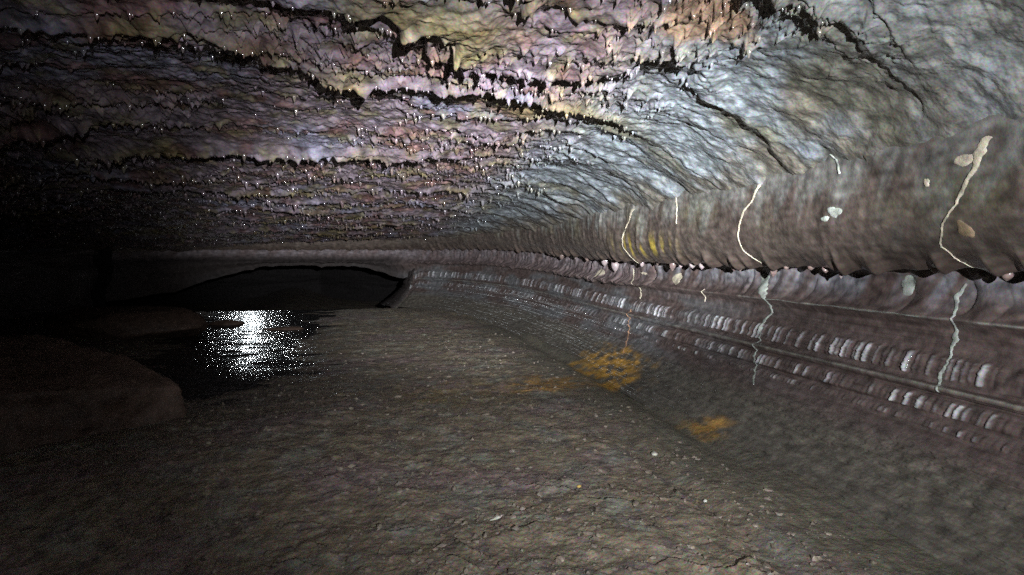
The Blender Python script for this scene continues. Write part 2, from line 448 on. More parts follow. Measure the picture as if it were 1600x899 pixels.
def wall_grid():
    s = SS[None, :].astype(np.float32); v = VV[:, None].astype(np.float32)
    x, y, nx, ny = [a[None, :].astype(np.float32) for a in curve_at(SS)]
    o = np.repeat(PO[:, None], len(SS), 1).astype(np.float32); z = np.repeat(PZ[:, None], len(SS), 1).astype(np.float32)
    z0 = z.copy()
    right = ((s < S_BEND + 1.5)).astype(np.float32) * np.ones_like(o)
    leftm = sstep(S_FARL - 1.5, S_FARL + 1.5, s) * np.ones_like(o)
    back = sstep(-0.5, -2.5, y) * np.ones_like(o)
    z += lift_of(SS)[None, :] * np.clip((z0 + 1.0) / 0.95, 0, 1.0)
    # ragged dripping edge of the upper lining
    wl = sstep(0.06, -0.06, z0) * (v < PL[10]) + (v >= PL[10]) * sstep(PL[12], PL[10], v)
    cusp = teeth1(s / 0.17 + 0.5 * noise(s * 2, s * 0, 5), 201)
    cusp2 = teeth1(s / 0.07, 207)
    z -= wl * (0.045 * cusp + 0.018 * cusp2 * (0.4 + sstep(6, 9, y)) + 0.02 * noise(s * 1.3, 0 * s, 203) - 0.012)
    o += wl * (0.02 * noise(s * 3.1, v * 0, 204) - 0.03 * cusp)
    # second lip under the band, strongest near the bend
    wb = np.exp(-((v - PL[15]) / 0.035) ** 2)
    fb = sstep(4.8, 6.5, y)
    z -= wb * fb * (0.05 * cusp2 + 0.05 * teeth1(s / 0.13, 211)); o -= wb * fb * 0.06
    # drapery on the roll: slanting flutes
    roll = sstep(PL[10], PL[8], v) * np.ones_like(o)
    fl = noise(s * 7.5 + z0 * 4.0, z0 * 1.3, 221) + 0.6 * noise(s * 17 + z0 * 9, z0 * 2.0, 222)
    fm = 0.25 + 0.75 * sstep(-0.2, 0.4, noise(s * 0.9, z0 * 2, 224)) * (0.35 + 0.65 * sstep(2.5, 4.5, y))
    o -= roll * fm * (0.0065 * fl + 0.007 * np.clip(fl, 0, 1) ** 2) + roll * (0.045 * fbm(s * 0.9, z0 * 1.5, 3, 223) + 0.006 * fbm(s * 5, z0 * 5, 3, 225))
    # lobes on the band
    band = sstep(PL[11], PL[12], v) * sstep(PL[16], PL[14], v)
    bm_ = 0.25 + 0.75 * sstep(-0.3, 0.3, noise(s * 1.7, z0 * 3, 233))
    o -= band * (0.026 * bm_ * lobes1(s / 0.15 + 0.8 * z0 + 0.8 * noise(s * 1.1, z0 * 4, 234), 231) + 0.012 * lobes1(s / 0.06 + noise(s * 2, z0 * 9, 235), 232) * fb + 0.03 * fbm(s * 4, z0 * 6, 3, 236))
    # short glassy ribs on the two benches
    def ribs(p0, p1, cellw, A, seed):
        w = sstep(PL[p0] - 0.012, PL[p0] + 0.01, v) * sstep(PL[p1] + 0.004, PL[p1] - 0.012, v)
        sl = s / cellw + 0.25 * noise(s * 3, 0 * s, seed)
        on = 0.7 + 0.3 * sstep(-0.4, 0.1, noise(s * 1.1, 0 * s + seed, seed + 3))
        return w * A * on * (lobes1(sl, seed + 5) ** 2.0 + 0.15 * noise(s * 30, v * 30, seed + 7))
    rb = 1.0 * ribs(19, 21, 0.037, 1.0, 241) + ribs(26, 27, 0.036, 0.9, 251) + ribs(29, 30, 0.033, 0.7, 261)
    o -= 0.022 * rb
    z -= 0.006 * ribs(19, 22, 0.047, 1.0, 241)
    # flow lines along the wall
    low = sstep(PL[16], PL[18], v)
    o += low * (0.006 * noise(s * 0.6, v * 45, 271) + 0.004 * noise(s * 1.5, v * 110, 272) + 0.02 * fbm(s * 0.8, v * 3, 3, 273))
    o += 0.0035 * fbm(s * 22, v * 22, 3, 281) + 0.010 * sstep(PL[30], PL[32], v) * (fbm(s * 16, v * 30, 4, 283, 0.6) + 0.6 * np.abs(noise(s * 42, v * 60, 284)))
    o += 0.05 * noise(s * 0.45, v * 0.8, 282)
    # left and back side: plain broken rock
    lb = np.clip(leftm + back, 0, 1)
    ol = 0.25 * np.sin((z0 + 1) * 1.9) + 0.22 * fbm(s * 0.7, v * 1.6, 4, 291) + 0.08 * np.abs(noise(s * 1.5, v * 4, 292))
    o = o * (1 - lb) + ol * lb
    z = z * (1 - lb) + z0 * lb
    ow = sstep(PL[14], PL[18], v) * sstep(S_BEND - 0.3, S_BEND + 0.4, s)
    z -= ow * (0.58 * sstep(S_BEND + 2.7, S_FARL - 0.4, s) + 0.05 * noise(s * 1.4, 0 * s, 311) + 0.06 * teeth1(s / 0.3, 312) - 0.03 + 0.30 * sstep(S_BEND + 1.3, S_BEND, s) * sstep(S_BEND - 0.3, S_BEND + 0.1, s))
    P = np.stack([x + nx * o, y + ny * o, z], -1)
    # rock colours, with some shade and glints painted in
    C = np.empty(P.shape, np.float32); C[:] = (0.085, 0.062, 0.056)
    rollc = roll * (1 - lb)
    nA = fbm(s * 1.3, v * 2, 3, 301); nB = fbm(s * 7 + z0 * 4, v * 2.2, 3, 302)
    C = mix(C, (0.105, 0.086, 0.070), rollc * (0.6 + 0.4 * nA))
    C = mix(C, (0.135, 0.12, 0.08), rollc * sstep(0.0, 0.4, nA) * sstep(0.05, 0.3, z0))
    C = mix(C, (0.20, 0.205, 0.19), rollc * sstep(0.20, 0.40, z0 + 0.35 * nB + 0.15 * nA) * 0.6)
    ye = np.exp(-((s - arc_of(2.0, 5.05)) / 0.42) ** 2) * np.exp(-((z0 - 0.06) / 0.08) ** 2)
    C = mix(C, (0.36, 0.27, 0.05), np.clip(ye * 1.5 * sstep(0.0, 0.25, noise(s * 9 + z0 * 4, z0 * 2, 303)), 0, 0.9))
    C = mix(C, (0.075, 0.055, 0.045), rollc * sstep(0.04, -0.05, z0) * 0.8)
    C = mix(C, (0.17, 0.165, 0.18), band * sstep(-0.35, 0.2, nB) * (1 - lb) * sstep(-0.27, -0.12, z0 + 0.1 * nA))
    C = mix(C, (0.15, 0.115, 0.115), band * fb * (1 - lb) * 0.6)
    pl_ = np.exp(-((v - PL[15]) / 0.007) ** 2) * sstep(5.0, 3.8, y) * sstep(-0.1, 0.2, noise(s * 3, v * 0, 305))
    C = mix(C, (0.33, 0.32, 0.28), pl_ * 0.7)
    lowc = low * (1 - lb)
    C = mix(C, (0.16, 0.155, 0.13), lowc * np.exp(-((v - PL[23]) / 0.012) ** 2) * 0.8)
    C = mix(C, (0.12, 0.125, 0.13), lowc * sstep(2.6, 5.5, y) * sstep(-0.2, 0.3, fbm(s * 1.2, v * 5, 3, 306)) * 0.8)
    C = mix(C, (0.100, 0.090, 0.072), sstep(PL[31], PL[33], v) * (1 - lb) * 0.9)
    C = mix(C, (0.50, 0.50, 0.52), np.clip(1.8 * (rb - 0.35), 0, 0.85) * (1 - lb))  # rib crests painted pale: their glints are put into the colour
    C = C * (0.85 + 0.35 * noise(s * 12, v * 30, 307)[..., None])
    ft = sstep(PL[30], PL[32], v) * (1 - lb) * np.ones_like(z)
    C = C * (1 - ft[..., None]) + ochre(C, P[..., 0], P[..., 1], P[..., 0] + 1.0 * (P[..., 2] + 1)) * ft[..., None]
    C = mix(C, (0.025, 0.021, 0.02), np.clip(sstep(PL[12], PL[14], v) * sstep(S_BEND - 0.1, S_BEND + 0.6, s), 0, 1) * 0.92)  # far band painted near-black above the opening, shade put into its colour
    C = C * (1 - 0.33 * rollc * sstep(5.5, 3.0, y))[..., None]  # lining darker towards the near end; dimmer light put into the colour
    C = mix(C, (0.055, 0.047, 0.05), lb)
    wet = np.clip(0.75 * (rb > 0.2) + 0.6 * roll * sstep(-0.1, 0.3, noise(s * 2.2, v * 3, 308)), 0, 0.8) * (1 - lb)
    return P, C, wet

WP, WC, WW = wall_grid()

def wall_part(name, r0, r1, c0, c1, parent, hole=False):
    P = WP[r0:r1 + 1, c0:c1 + 1]; C = WC[r0:r1 + 1, c0:c1 + 1]; W = WW[r0:r1 + 1, c0:c1 + 1]
    if hole:                                   # the lower wall turns a rounded corner into the side passage
        k = 90; th = np.linspace(0, R(125), k + 1)[1:]
        x, y, nx, ny = [float(a[0]) for a in curve_at(SS[c1:c1 + 1])]
        n_ = np.array([nx, ny]); t_ = np.array([-ny, nx]); rad = 0.85
        rows = P.shape[0]; vv = np.linspace(0, 1, rows)[:, None]
        # mirrored columns keep the surface running on without a seam
        src = np.array([c1 - 2 * (i + 1) for i in range(k)])
        bx, by, bnx, bny = curve_at(SS[src])
        off = (WP[r0:r1 + 1][:, src, 0] - bx) * bnx + (WP[r0:r1 + 1][:, src, 1] - by) * bny
        rag = 1 + 0.10 * fbm(th[None, :] * 2.0, vv * 2.5 + r0, 3, 450) * np.minimum(1, th[None, :] * 2)
        q = np.array([x, y])[None, :] + rad * np.sin(th)[:, None] * t_ + rad * (1 - np.cos(th))[:, None] * n_
        nn = np.cos(th)[:, None] * n_ - np.sin(th)[:, None] * t_
        E = np.zeros((rows, k, 3), np.float32)
        E[..., 0] = q[None, :, 0] + nn[None, :, 0] * off * rag; E[..., 1] = q[None, :, 1] + nn[None, :, 1] * off * rag
        E[..., 2] = WP[r0:r1 + 1][:, src, 2]
        P = np.concatenate([P, E], 1); C = np.concatenate([C, WC[r0:r1 + 1][:, src] * 0 + np.array((0.025, 0.021, 0.02), np.float32)], 1); W = np.concatenate([W, WW[r0:r1 + 1][:, src]], 1)  # corner painted near-black, the opening's shade put into the colour
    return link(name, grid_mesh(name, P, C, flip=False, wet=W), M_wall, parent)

def build_walls():
    cb = int(np.searchsorted(SS, S_BEND)); cf = int(np.searchsorted(SS, S_FARL)); cl = int(np.searchsorted(SS, S_LEFT))
    wr = tag(empty("wall_right", (2.0, 3.0, -1.0)), "long glazed lava wall on the right with dripping lip, ribbed benches and pale trickles", "cave wall", kind="structure")
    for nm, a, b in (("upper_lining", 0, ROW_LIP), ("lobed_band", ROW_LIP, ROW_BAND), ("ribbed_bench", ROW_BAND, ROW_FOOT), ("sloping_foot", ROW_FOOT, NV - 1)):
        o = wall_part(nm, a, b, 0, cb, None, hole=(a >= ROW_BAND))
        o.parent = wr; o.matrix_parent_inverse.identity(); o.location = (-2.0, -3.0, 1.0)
    wf = tag(empty("wall_far", (-2.0, 13.0, -1.0)), "low dripping far wall hanging over the black opening", "cave wall", kind="structure")
    ro = int(np.argmin(np.abs(VV - PL[18])))
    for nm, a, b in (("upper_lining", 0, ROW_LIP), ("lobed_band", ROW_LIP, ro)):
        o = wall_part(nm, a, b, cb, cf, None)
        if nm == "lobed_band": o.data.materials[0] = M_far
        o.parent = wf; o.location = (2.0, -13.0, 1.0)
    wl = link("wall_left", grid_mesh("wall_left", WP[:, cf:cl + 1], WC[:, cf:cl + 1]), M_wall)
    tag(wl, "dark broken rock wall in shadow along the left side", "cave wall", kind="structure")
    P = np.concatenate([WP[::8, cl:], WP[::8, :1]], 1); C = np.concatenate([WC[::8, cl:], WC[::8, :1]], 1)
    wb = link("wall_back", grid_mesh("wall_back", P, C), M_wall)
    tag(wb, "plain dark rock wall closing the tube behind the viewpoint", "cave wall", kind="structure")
    # the low passage behind the opening: walls and vault
    a = WP[ro:, cb][0]; b = WP[ro:, cf][0]
    e0 = WP[ROW_FOOT, cb]; pts = np.array([(e0[0] + 0.55, e0[1] + 1.2), (0.90, 14.9), (1.3, 15.8), (2.2, 18), (2.0, 22.0), (-2.5, 27.0), (-8.5, 24.0), (-9.0, 17.5), (-7.4, 14.0), (-5.0, 12.9)])
    t = np.linspace(0, len(pts) - 1, 260)
    px = np.interp(t, range(len(pts)), pts[:, 0]); py = np.interp(t, range(len(pts)), pts[:, 1])
    v = np.linspace(0, 1, 90)[:, None]
    cx, cy = -2.6, 17.0
    n = fbm(t[None, :] * 2, v * 5, 4, 400)
    zz = 0.55 - 2.6 * v + 0 * t[None, :]
    k = 1 + 0.03 * n - 0.10 * (1 - v) ** 2
    PX = cx + (px - cx) * k; PY = cy + (py - cy) * (1 + (k - 1) * sstep(0, 0.6, v))
    P = np.stack([PX, PY, zz], -1)
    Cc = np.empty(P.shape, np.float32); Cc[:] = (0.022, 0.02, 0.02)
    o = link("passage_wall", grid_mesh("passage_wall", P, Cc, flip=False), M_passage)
    tag(o, "unlit rock wall of the low passage beyond the opening", "cave wall", kind="structure")
    gx, gy = np.meshgrid(np.linspace(-10, 3.2, 120), np.linspace(12.6, 29, 110))
    gz = 0.42 + 0.12 * fbm(gx, gy, 3, 410)
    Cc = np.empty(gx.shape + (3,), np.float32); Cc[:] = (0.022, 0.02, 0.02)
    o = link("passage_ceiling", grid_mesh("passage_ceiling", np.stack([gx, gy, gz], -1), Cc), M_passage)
    tag(o, "unlit rock vault of the low passage beyond the opening", "cave ceiling", kind="structure")
    return wr, wf

# ------------------------------------------------------------------ floor
def floor_height(X, Y, fine=True):
    Z = -1.0 + 0.05 * fbm(X * 0.6, Y * 0.6, 3, 501) - 0.75 * sstep(12.2, 15.5, Y + 0.3 * noise(X * 0.8, Y * 0.1, 502))
    # shallow channel of the stream on the left
    ch = np.exp(-((X + 1.45 + 0.10 * (Y - 6)) / 1.15) ** 2) * sstep(3.2, 6.0, Y)
    rub = 1 - 0.6 * ch
    Z = Z + ch * (0.030 * noise(X * 1.3 + 0.4 * Y, Y * 5.5, 503) + 0.012 * noise(X * 5, Y * 14, 504))
    Z = Z * (1 - 0.7 * ch) - 1.0 * 0.7 * ch - 0.062 * ch
    # flow grooves along the right side
    gx = X - 1.70 + 0.0 * (Y - 3.1) + 0.03 * np.sin(Y * 1.1)
    bend = sstep(7.5, 12, Y) * (Y - 7.5) * 0.22
    g = gx + bend
    Z = Z - 0.035 * np.exp(-((g) / 0.07) ** 2) * sstep(9.5, 8, Y) * sstep(2.2, 3.4, Y) + 0.012 * np.exp(-((g - 0.13) / 0.06) ** 2) * sstep(2.2, 3.4, Y)
    Z = Z - 0.02 * np.exp(-((g + 0.42) / 0.06) ** 2) * sstep(4.2, 3.0, Y)
    if fine:
        rough = sstep(1.65, 1.15, g + 1.72) * rub
        Z = Z + rough * (0.018 * fbm(X * 4, Y * 4, 3, 511) + 0.007 * np.clip(noise(X * 8.5, Y * 8.5, 518), 0, 1) + 0.007 * np.abs(fbm(X * 14, Y * 14, 2, 512)) + 0.003 * fbm(X * 48, Y * 48, 2, 513))
        # crusty plates with small broken edges
        p = (Y * 0.6 + X * 0.5 + 0.25 * fbm(X * 3, Y * 3, 3, 514)) / 0.16
        f = p - np.floor(p)
        Z = Z + rough * 0.012 * f ** 3 * sstep(0.0, 0.3, noise(X * 3.1, Y * 3.1, 515))
        Z = Z + (1 - rough) * (0.006 * fbm(g * 26, Y * 0.9, 3, 516) + 0.004 * fbm(X * 9, Y * 9, 3, 517))
    return Z

def build_floor():
    az = azimuths(-36, 60, 1300, 150)
    rr = np.concatenate([np.linspace(0.02, 1.3, 40, endpoint=False), np.exp(np.linspace(math.log(1.3), math.log(30), 1150))])
    r = rr[:, None]
    X = (r * np.sin(az)).astype(np.float32); Y = (r * np.cos(az)).astype(np.float32)
    Z = floor_height(X, Y)
    P = np.stack([X, Y, Z], -1)
    n1 = fbm(X * 1.2, Y * 1.2, 3, 521); n2 = fbm(X * 4, Y * 4, 3, 522); n3 = fbm(X * 11, Y * 11, 3, 523)
    C = np.empty(P.shape, np.float32); C[:] = (0.165, 0.134, 0.100)
    C = mix(C, (0.165, 0.12, 0.118), sstep(0, 0.35, n1) * 0.8)
    C = mix(C, (0.185, 0.18, 0.155), sstep(0, 0.4, n2) * 0.7)
    C = mix(C, (0.09, 0.07, 0.075), sstep(0.05, 0.45, n3) * 0.7)
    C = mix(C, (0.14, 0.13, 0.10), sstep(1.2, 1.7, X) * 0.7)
    C = ochre(C, X, Y)
    C = mix(C, (0.05, 0.045, 0.045), np.exp(-((X + 1.55 + 0.12 * (Y - 6)) / 1.1) ** 2) * sstep(3, 5, Y) * 0.6)
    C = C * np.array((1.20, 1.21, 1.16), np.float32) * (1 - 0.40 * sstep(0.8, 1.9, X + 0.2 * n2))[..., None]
    wet = sstep(0.25, -0.9, X + 0.10 * (Y - 6) + 0.5 * fbm(X * 1.5, Y * 3, 3, 571)) * sstep(2.5, 4.5, Y) * 0.72
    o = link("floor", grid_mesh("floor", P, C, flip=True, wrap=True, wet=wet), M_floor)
    tag(o, "gritty dark lava floor with ochre patches and long grooves", "cave floor", kind="structure")

def build_teeth(P, D, C, n_az):
    """small smooth drip tips along the broken lips of the ceiling, far too many to count"""
    import bmesh
    bm = bmesh.new(); bmesh.ops.create_icosphere(bm, subdivisions=3, radius=1.0)
    bv = np.array([v.co[:] for v in bm.verts]); bf = np.array([[v.index for v in f.verts] for f in bm.faces]); bm.free()
    taper = np.clip(1 - 0.75 * np.clip(-bv[:, 2], 0, 1) ** 1.3, 0.15, 1)
    bv = bv * np.stack([taper, taper, np.where(bv[:, 2] < 0, 1.9, 1.0)], -1)
    k = 3
    step = D[:-k, :n_az] - D[k:, :n_az]
    ri, ci = np.nonzero(step > 0.010)
    sel = ri > 200
    ri = ri[sel]; ci = ci[sel]
    w = np.linalg.norm(P[ri, ci], axis=1) ** 0.6
    pick = rng.choice(len(ri), min(4200, len(ri)), replace=False, p=w / w.sum())
    ri = ri[pick]; ci = ci[pick]
    c = P[ri, ci]; d = np.linalg.norm(c, axis=1); cc = C[ri, ci]
    keep = (c[:, 1] > 1.2) & (c[:, 0] < 1.5); c = c[keep]; d = d[keep]; cc = cc[keep]; n = len(c)
    r = (0.0048 + 0.0105 * rng.random(n) ** 2) * np.clip(d / 4.5, 0.75, 1.35)
    r3 = r[:, None, None] * (1 + 0.25 * (rng.random((n, 1, 3)) - 0.5)) * np.stack([np.ones(n), np.ones(n), 0.7 + 0.8 * rng.random(n)], -1)[:, None, :]
    wob = 1 + 0.12 * noise(bv[None, :, 0] * 1.5 + np.arange(n)[:, None] * 3.7, bv[None, :, 2] * 1.5, 702)
    V = (c[:, None, :] + bv[None] * r3 * wob[..., None]).reshape(-1, 3)
    F = (bf[None] + (np.arange(n) * len(bv))[:, None, None]).reshape(-1, 3)
    me = bpy.data.meshes.new("lava_drips")
    me.vertices.add(len(V)); me.vertices.foreach_set("co", V.astype(np.float32).ravel())
    me.loops.add(F.size); me.loops.foreach_set("vertex_index", F.astype(np.int32).ravel())
    me.polygons.add(len(F)); me.polygons.foreach_set("loop_start", np.arange(0, F.size, 3, dtype=np.int32))
    me.polygons.foreach_set("use_smooth", np.ones(len(F), bool)); me.update(calc_edges=True)
    at = me.color_attributes.new("rock_colour", 'FLOAT_COLOR', 'POINT')
    rgba = np.ones((n, len(bv), 4), np.float32); rgba[..., :3] = (0.8 * cc * (0.8 + 0.4 * rng.random((n, 1))))[:, None, :]
    at.data.foreach_set("color", rgba.ravel())
    tag(link("lava_drips", me, M_drop), "tiny glistening drip tips all along the lips of the lava ceiling", "lava drips", kind="stuff")

def build_water():
    x = np.linspace(-4.6, 0.4, 420); y = np.exp(np.linspace(math.log(4.2), math.log(12.6), 760))
    X, Y = np.meshgrid(x, y)
    X = X - 0.10 * (Y - 6)
    Z = -1.036 + 0.004 * fbm(X * 3, Y * 9, 3, 601) + 0.011 * noise(X * 0.9 + 0.3 * Y, Y * 4.2, 602) + 0.004 * noise(X * 2.5, Y * 11, 603)
    o = link("stream_water", grid_mesh("stream_water", np.stack([X, Y, Z], -1)), M_water)
    tag(o, "shallow rippling stream catching white light", "water", kind="structure")

# ------------------------------------------------------------------ rocks
def rock_mesh(name, size, seed, sub=5, rough=0.22, flat=0.0, facet=3):
    import bmesh
    bm = bmesh.new(); bmesh.ops.create_icosphere(bm, subdivisions=sub, radius=1.0)
    V = np.array([v.co[:] for v in bm.verts], np.float32)
    r = np.random.default_rng(seed)
    # cut by random planes for a broken look, then add noise
    for _ in range(facet):
        n = r.normal(size=3); n /= np.linalg.norm(n); dd = r.uniform(0.62, 0.9)
        k = V @ n; over = np.clip(k - dd, 0, None); V -= over[:, None] * n * 0.85
    nn = fbm(V[:, 0] * 1.3 + V[:, 2] * 0.7 + seed, V[:, 1] * 1.3 - V[:, 2] * 0.9, 6, seed, 0.6)
    V *= (1 + rough * nn)[:, None]
    V *= np.array(size, np.float32)
    for v, c in zip(bm.verts, V): v.co = c
    for f in bm.faces: f.smooth = sub > 2
    me = bpy.data.meshes.new(name); bm.to_mesh(me); bm.free()
    return me

def rock(name, loc, size, seed, mat, label, cat, rotz=0.0, group=None, sub=5, rough=0.22, facet=3):
    o = link(name, rock_mesh(name, size, seed, sub, rough, facet=facet), mat)
    o.location = loc; o.rotation_euler = (0, 0, rotz)
    return tag(o, label, cat, group)

def build_rocks():
    rock("boulder", (-2.42, 4.2, -1.0), (1.15, 0.85, 0.62), 3, M_boulder, "broad rounded dark brown boulder in the shadow beside the stream", "boulder", 0.25, sub=6, rough=0.3, facet=12)
    rock("boulder", (-3.2, 8.9, -0.92), (0.98, 0.55, 0.34), 8, M_boulder, "low flat-topped dark rock with a lit top edge at the stream's far bend", "boulder", -0.1, rough=0.16, facet=14)
    rock("stone", (-2.28, 10.2, -1.03), (0.25, 0.14, 0.07), 15, M_boulder, "small flat black stone in the glittering water beside the flat-topped rock", "stone", 0.1, sub=4)
    rock("stone", (-1.35, 9.4, -1.045), (0.30, 0.11, 0.045), 16, M_boulder, "thin black stone barely breaking the glittering water", "stone", 0.0, sub=4)
    def fz(x, y): return float(floor_height(np.array([x], np.float32), np.array([y], np.float32))[0])
    items = [
        (2.02, 3.15, (0.035, 0.020, 0.010), M_pale, "pale elongated chip lying near the grooved foot of the right wall", "stone chip", 0.9),
        (0.83, 2.62, (0.011, 0.009, 0.007), M_ochre, "yellow ochre pebble in the middle of the gritty floor", "pebble", 0.2),
        (0.62, 3.85, (0.030, 0.016, 0.008), M_stone, "flat grey stone flake on the middle floor", "stone flake", 0.5),
        (0.98, 3.12, (0.020, 0.014, 0.008), M_stone, "tan crumbly stone just below the ochre patches", "pebble", 0.5),
        (1.35, 3.0, (0.022, 0.016, 0.010), M_pale, "light tan pebble left of the long floor groove", "pebble", 1.2),
        (0.10, 4.55, (0.034, 0.022, 0.012), M_stone, "light grey lump of stone on the dim floor", "stone", 0.3),
        (0.42, 2.35, (0.040, 0.008, 0.006), M_pale, "thin white splinter of rock on the near floor", "stone chip", 0.6),
        (0.98, 2.35, (0.024, 0.012, 0.010), M_stone, "black-shadowed chip of stone at the front of the floor", "stone chip", 1.0),
        (1.28, 2.35, (0.009, 0.008, 0.006), M_pale, "tiny white pebble at the front of the floor", "pebble", 1.0),
    ]
    for k, (x, y, sz, mt, lab, cat, rz) in enumerate(items):
        rock("pebble" if cat == "pebble" else "stone", (x, y, fz(x, y) + sz[2] * 0.5), sz, 30 + k, mt, lab, cat, rz, sub=3, rough=0.3)
    # uncountable grit
    import bmesh
    bm = bmesh.new(); bmesh.ops.create_icosphere(bm, subdivisions=1, radius=1.0)
    bv = np.array([v.co[:] for v in bm.verts]); bf = np.array([[v.index for v in f.verts] for f in bm.faces]); bm.free()
    n = 6500
    yy = np.exp(rng.uniform(math.log(1.7), math.log(8), n)); az = rng.uniform(R(-22), R(46), n)
    gx = yy * np.tan(az); ok = (gx < 1.6) & (gx > -1.2); gx = gx[ok]; gy = yy[ok]; n = len(gx)
    gz = floor_height(gx.astype(np.float32), gy.astype(np.float32))
    sz = 0.0026 + 0.010 * rng.random(n) ** 5
    V = []; F = []
    for i in range(n):
        a = rng.uniform(0, 6.28); c, s_ = math.cos(a), math.sin(a)
        p = bv * (1 + 0.35 * rng.standard_normal(bv.shape)) * (sz[i] * np.array([1.4, 1.0, 0.7]))
        p = np.stack([p[:, 0] * c - p[:, 1] * s_, p[:, 0] * s_ + p[:, 1] * c, p[:, 2]], -1) + (gx[i], gy[i], gz[i] + sz[i] * 0.3)
        V.append(p); F.append(bf + i * len(bv))
    me = bpy.data.meshes.new("gravel"); me.from_pydata(np.concatenate(V).tolist(), [], np.concatenate(F).tolist())
    tag(link("gravel", me, M_stone), "loose grit and crumbs scattered over the floor", "gravel", kind="stuff")

# ------------------------------------------------------------------ drips on the lip
def wall_col(s): return int(np.clip(np.searchsorted(SS, s), 0, len(SS) - 1))

def drip_mesh(name, w, h, seed):
    n = 26; m = 20
    t = np.linspace(0, 1, n)
    prof = w * (np.sqrt(np.clip(1 - (1 - t) ** 2, 0, 1)) * 0.0 + np.interp(t, [0, .25, .55, .75, .88, .96, 1], [0.55, 0.8, 1.0, 0.85, 0.5, 0.22, 0.02]))
    a = np.linspace(0, 2 * np.pi, m, endpoint=False)
    rr = prof[:, None] * (1 + 0.16 * noise(np.cos(a)[None, :] * 1.5 + seed, t[:, None] * 3 + np.sin(a)[None, :] * 1.5, seed))
    bend = 0.12 * h * np.sin(t * 2 + seed)[:, None]
    P = np.stack([rr * np.cos(a) * 0.8 + bend * 0.3, rr * np.sin(a) + bend, -t[:, None] * h + 0 * rr], -1)
    return grid_mesh(name, P, None, wrap=True, flip=True)

def build_drips(wr):
    # y along the wall, width, height, extra drop, light or dark
    D = [(6.15, .050, .19, .05, 1), (6.50, .045, .14, .02, 1), (4.72, .030, .11, .01, 0), (4.62, .020, .07, .01, 1), (4.40, .030, .075, 0, 1), (4.28, .026, .075, 0, 1),
         (3.86, .024, .07, .0, 0), (3.76, .014, .05, .0, 0), (3.44, .024, .085, .02, 0), (3.30, .018, .05, .0, 0), (3.10, .022, .05, 0, 0), (2.98, .020, .05, .01, 0),
         (2.82, .012, .055, .015, 1), (2.62, .018, .04, 0, 0), (2.30, .022, .05, 0, 0), (1.95, .02, .05, 0, 0), (5.3, .025, .08, 0, 1), (6.9, .03, .09, 0, 0), (7.3, .035, .11, 0, 1),
         (7.8, .04, .12, 0, 0), (5.05, .016, .06, 0, 0)]
    for k, (y, w, h, dz, light) in enumerate(D):
        c = wall_col(arc_of(2.0, y)) if y < 7 else wall_col(arc_of(1.95, y))
        p = WP[ROW_LIP - 6, c]; lipz = WP[:ROW_LIP + 8, c, 2].min()
        me = drip_mesh("lava_drip", w, h, k + 3)
        o = link("lava_drip", me, M_drip if light else M_dripdark, wr)
        xx = p[0] - 0.02 if not (y > 5.9 and y < 6.6) else p[0] + 0.05
        o.location = (xx - 2.0, p[1] - 3.0, lipz + h * 0.55 - dz + 1.0)
        o["label"] = "shiny grey drip hanging from the lip" if light else "dark brown drip hanging from the lip"

# ------------------------------------------------------------------ mineral trickles: ribbons lying on the wall skin
def wall_xyz(s, v):
    """bilinear sample of the wall skin at arc s, profile length v"""
    c = np.clip(np.interp(s, SS, np.arange(len(SS))), 0, len(SS) - 1.001); r = np.clip(v / VV[1], 0, NV - 1.001)
    ci = int(c); ri = int(r); u = c - ci; w = r - ri
    return (WP[ri, ci] * (1 - u) + WP[ri, ci + 1] * u) * (1 - w) + (WP[ri + 1, ci] * (1 - u) + WP[ri + 1, ci + 1] * u) * w

def ribbon(name, path, mat, parent, label, seed, lift=0.004, vert=False):
    """path of (y along wall, height z, half width)"""
    path = np.array(path, float)
    L = np.concatenate([[0], np.cumsum(np.hypot(np.diff(path[:, 0]), np.diff(path[:, 1])))])
    n = max(12, int(L[-1] / 0.006)); t = np.linspace(0, L[-1], n)
    yy = np.interp(t, L, path[:, 0]); zz = np.interp(t, L, path[:, 1]); ww = np.interp(t, L, path[:, 2])
    yy = yy + 0.010 * noise(t * 14, t * 0, seed) + 0.004 * noise(t * 50, t * 0, seed + 1)
    ww = ww * (0.75 + 0.7 * np.abs(noise(t * 25, t * 0, seed + 2)))
    ww[0] *= 0.3; ww[-1] *= 0.2
    rows = []
    acr = np.linspace(-1, 1, 7)
    s0 = arc_of(2.0, 0.0)
    for i in range(n):
        v = zz[i]
        row = []
        for a in acr:
            p = wall_xyz(s0 + yy[i] + (0 if vert else a * ww[i]), v + (a * ww[i] if vert else 0)).copy()
            p[0] -= lift * (1.0 - a * a) + 0.0015 - 0.004 * (abs(a) > 0.99)
            row.append(p)
        rows.append(row)
    P = np.array(rows)
    org = np.array([2.0, 3.0, -1.0])
    o = link(name, grid_mesh(name, P - org, None), mat, parent)
    if label: o["label"] = label
    return o

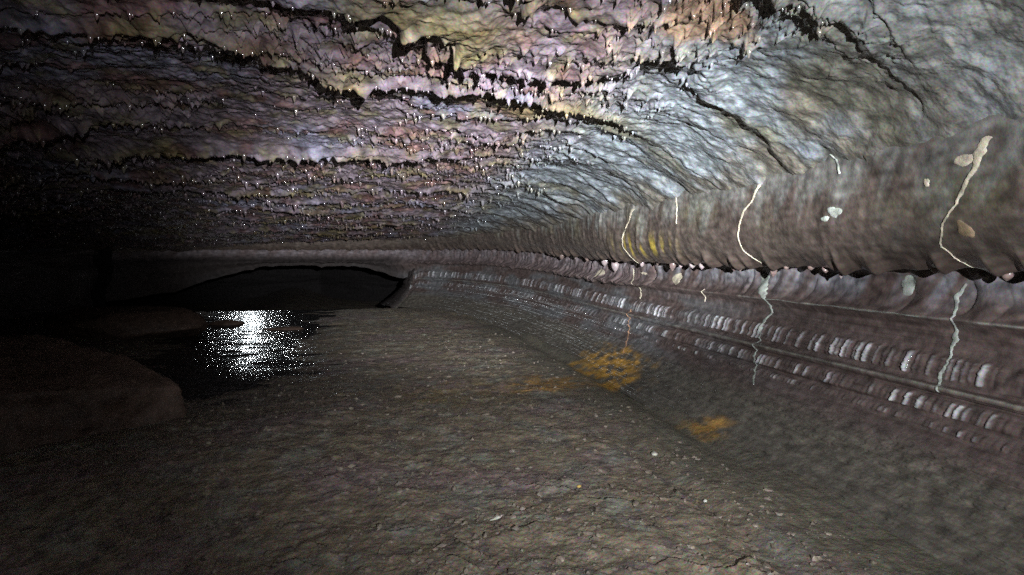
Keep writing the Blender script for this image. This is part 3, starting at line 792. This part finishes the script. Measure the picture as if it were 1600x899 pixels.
def blotch(parent, y, z, ry, rz, mat, label, seed):
    a = np.linspace(0, 2 * np.pi, 40, endpoint=False)
    s0 = arc_of(2.0, 0.0); rows = []
    for k, q in enumerate(np.linspace(0.02, 1, 9)):
        row = []
        for th in a:
            rr = q * (1 + 0.40 * float(noise(np.array([math.cos(th) * 0.8 + seed * 1.37]), np.array([math.sin(th) * 0.8 + 0.5]), seed)[0]) + 0.12 * float(noise(np.array([math.cos(th) * 2.5 + seed * 1.37]), np.array([math.sin(th) * 2.5]), seed)[0]))
            v = z - rz * rr * math.sin(th)
            p = wall_xyz(s0 + y + ry * rr * math.cos(th), v).copy(); p[0] -= 0.004 * (1 - q ** 3) - 0.002 * (k == 8)
            row.append(p)
        rows.append(row)
    P = np.array(rows) - np.array([2.0, 3.0, -1.0])
    o = link("mineral_patch", grid_mesh("mineral_patch", P, None, wrap=True), mat, parent)
    o["label"] = label

def build_trickles(wr):
    ribbon("mineral_streak", [(3.15, .18, .035), (3.26, .28, .018), (3.35, .36, .010), (3.447, .422, .011), (3.54, .552, .006), (3.56, .657, .006), (3.50, .76, .006), (3.44, .83, .009)], M_min, wr,
           "long cream trickle winding down the lining to a drip", 1)
    ribbon("mineral_streak", [(3.72, 1.04, .06), (3.70, 1.12, .075), (3.66, 1.18, .03), (3.633, 1.246, .014), (3.62, 1.321, .014), (3.69, 1.384, .022), (3.633, 1.50, .010), (3.595, 1.66, .010), (3.51, 1.773, .012), (3.42, 1.878, .006)],
           M_mingrey, wr, "grey-green trickle running down the band and benches", 2)
    ribbon("mineral_streak", [(5.03, .28, .045), (5.13, .376, .016), (5.31, .481, .010), (5.40, .60, .008), (5.36, .70, .008), (5.30, .80, .007)], M_min, wr,
           "pale yellowish trickle on the lining beside the mustard stain", 3)
    ribbon("mineral_streak", [(5.85, 1.06, .010), (5.83, 1.12, .010), (5.70, 1.22, .010), (5.67, 1.29, .014), (5.63, 1.38, .008)], M_min, wr, "thin cream trickle across the lobed band", 4)
    ribbon("mineral_streak", [(5.70, 1.50, .014), (5.69, 1.56, .007), (5.48, 1.79, .006), (5.18, 2.01, .005)], M_rust, wr, "thin rusty trickle down the bench", 5)
    ribbon("mineral_streak", [(1.86, .25, .03), (1.92, .36, .016), (2.01, .477, .007), (2.09, .556, .005), (2.136, .657, .004), (2.12, .76, .004), (2.07, .83, .004)], M_min, wr, "thin cream trickle near the right end of the lining", 6)
    ribbon("mineral_streak", [(2.27, 1.04, .007), (2.315, 1.10, .016), (2.28, 1.188, .007), (2.287, 1.267, .006), (2.30, 1.31, .022), (2.30, 1.376, .007), (2.287, 1.434, .006), (2.30, 1.50, .012), (2.26, 1.606, .006)], M_mingrey, wr,
           "pale trickle with a chalky knot crossing the dark lower wall", 7)
    ribbon("mineral_streak", [(4.25, .16, .012), (4.263, .30, .008), (4.285, .44, .005)], M_min, wr, "short cream streak below the bluish ceiling edge", 8)
    ribbon("mineral_streak", [(2.68, .14, .010), (2.66, .18, .010), (2.622, .222, .008), (2.59, .29, .012)], M_mingrey, wr, "short curl of pale crust at the top of the lining", 9)
    ribbon("mineral_streak", [(4.45, 1.19, .004), (4.465, 1.26, .008), (4.473, 1.317, .004)], M_min, wr, "tiny cream drip mark on the lower band", 10)
    blotch(wr, 2.64, .46, .045, .028, M_mingrey, "oval grey-green crust on the lining", 21)
    blotch(wr, 2.72, .49, .035, .014, M_mingrey, "tapering end of the grey-green crust", 22)
    blotch(wr, 2.116, .381, .016, .018, M_min, "small whitish blob on the lining", 23)
    blotch(wr, 1.94, .32, .05, .022, M_min, "cream smear beside the right-hand trickle", 24)
    blotch(wr, 2.00, .577, .030, .036, M_tan, "round tan stain on the lining", 25)
    blotch(wr, 6.70, 1.15, .11, .045, M_min, "cream crust on the lobed band beside the bulbous drips", 26)
    blotch(wr, 5.60, 1.10, .11, .012, M_min, "thin horizontal cream crust", 27)
    blotch(wr, 4.95, 1.12, .07, .055, M_min, "cream crust hanging below the mustard stain", 28)
    blotch(wr, 2.58, 1.06, .05, .045, M_mingrey, "bluish rounded knob under the lip", 29)
    for k, (y0, y1) in enumerate(((3.30, 3.66), (2.80, 3.22), (2.45, 2.76))):
        ribbon("mineral_streak", [(y1, 1.225, .003), ((y0 + y1) / 2, 1.215, .004), (y0, 1.225, .003)], M_mingrey, wr, "thin pale line along the edge of the band", 40 + k, vert=True)

build_ceiling()
wr, wf = build_walls()
build_floor()
build_water()
build_rocks()
build_drips(wr)
build_trickles(wr)
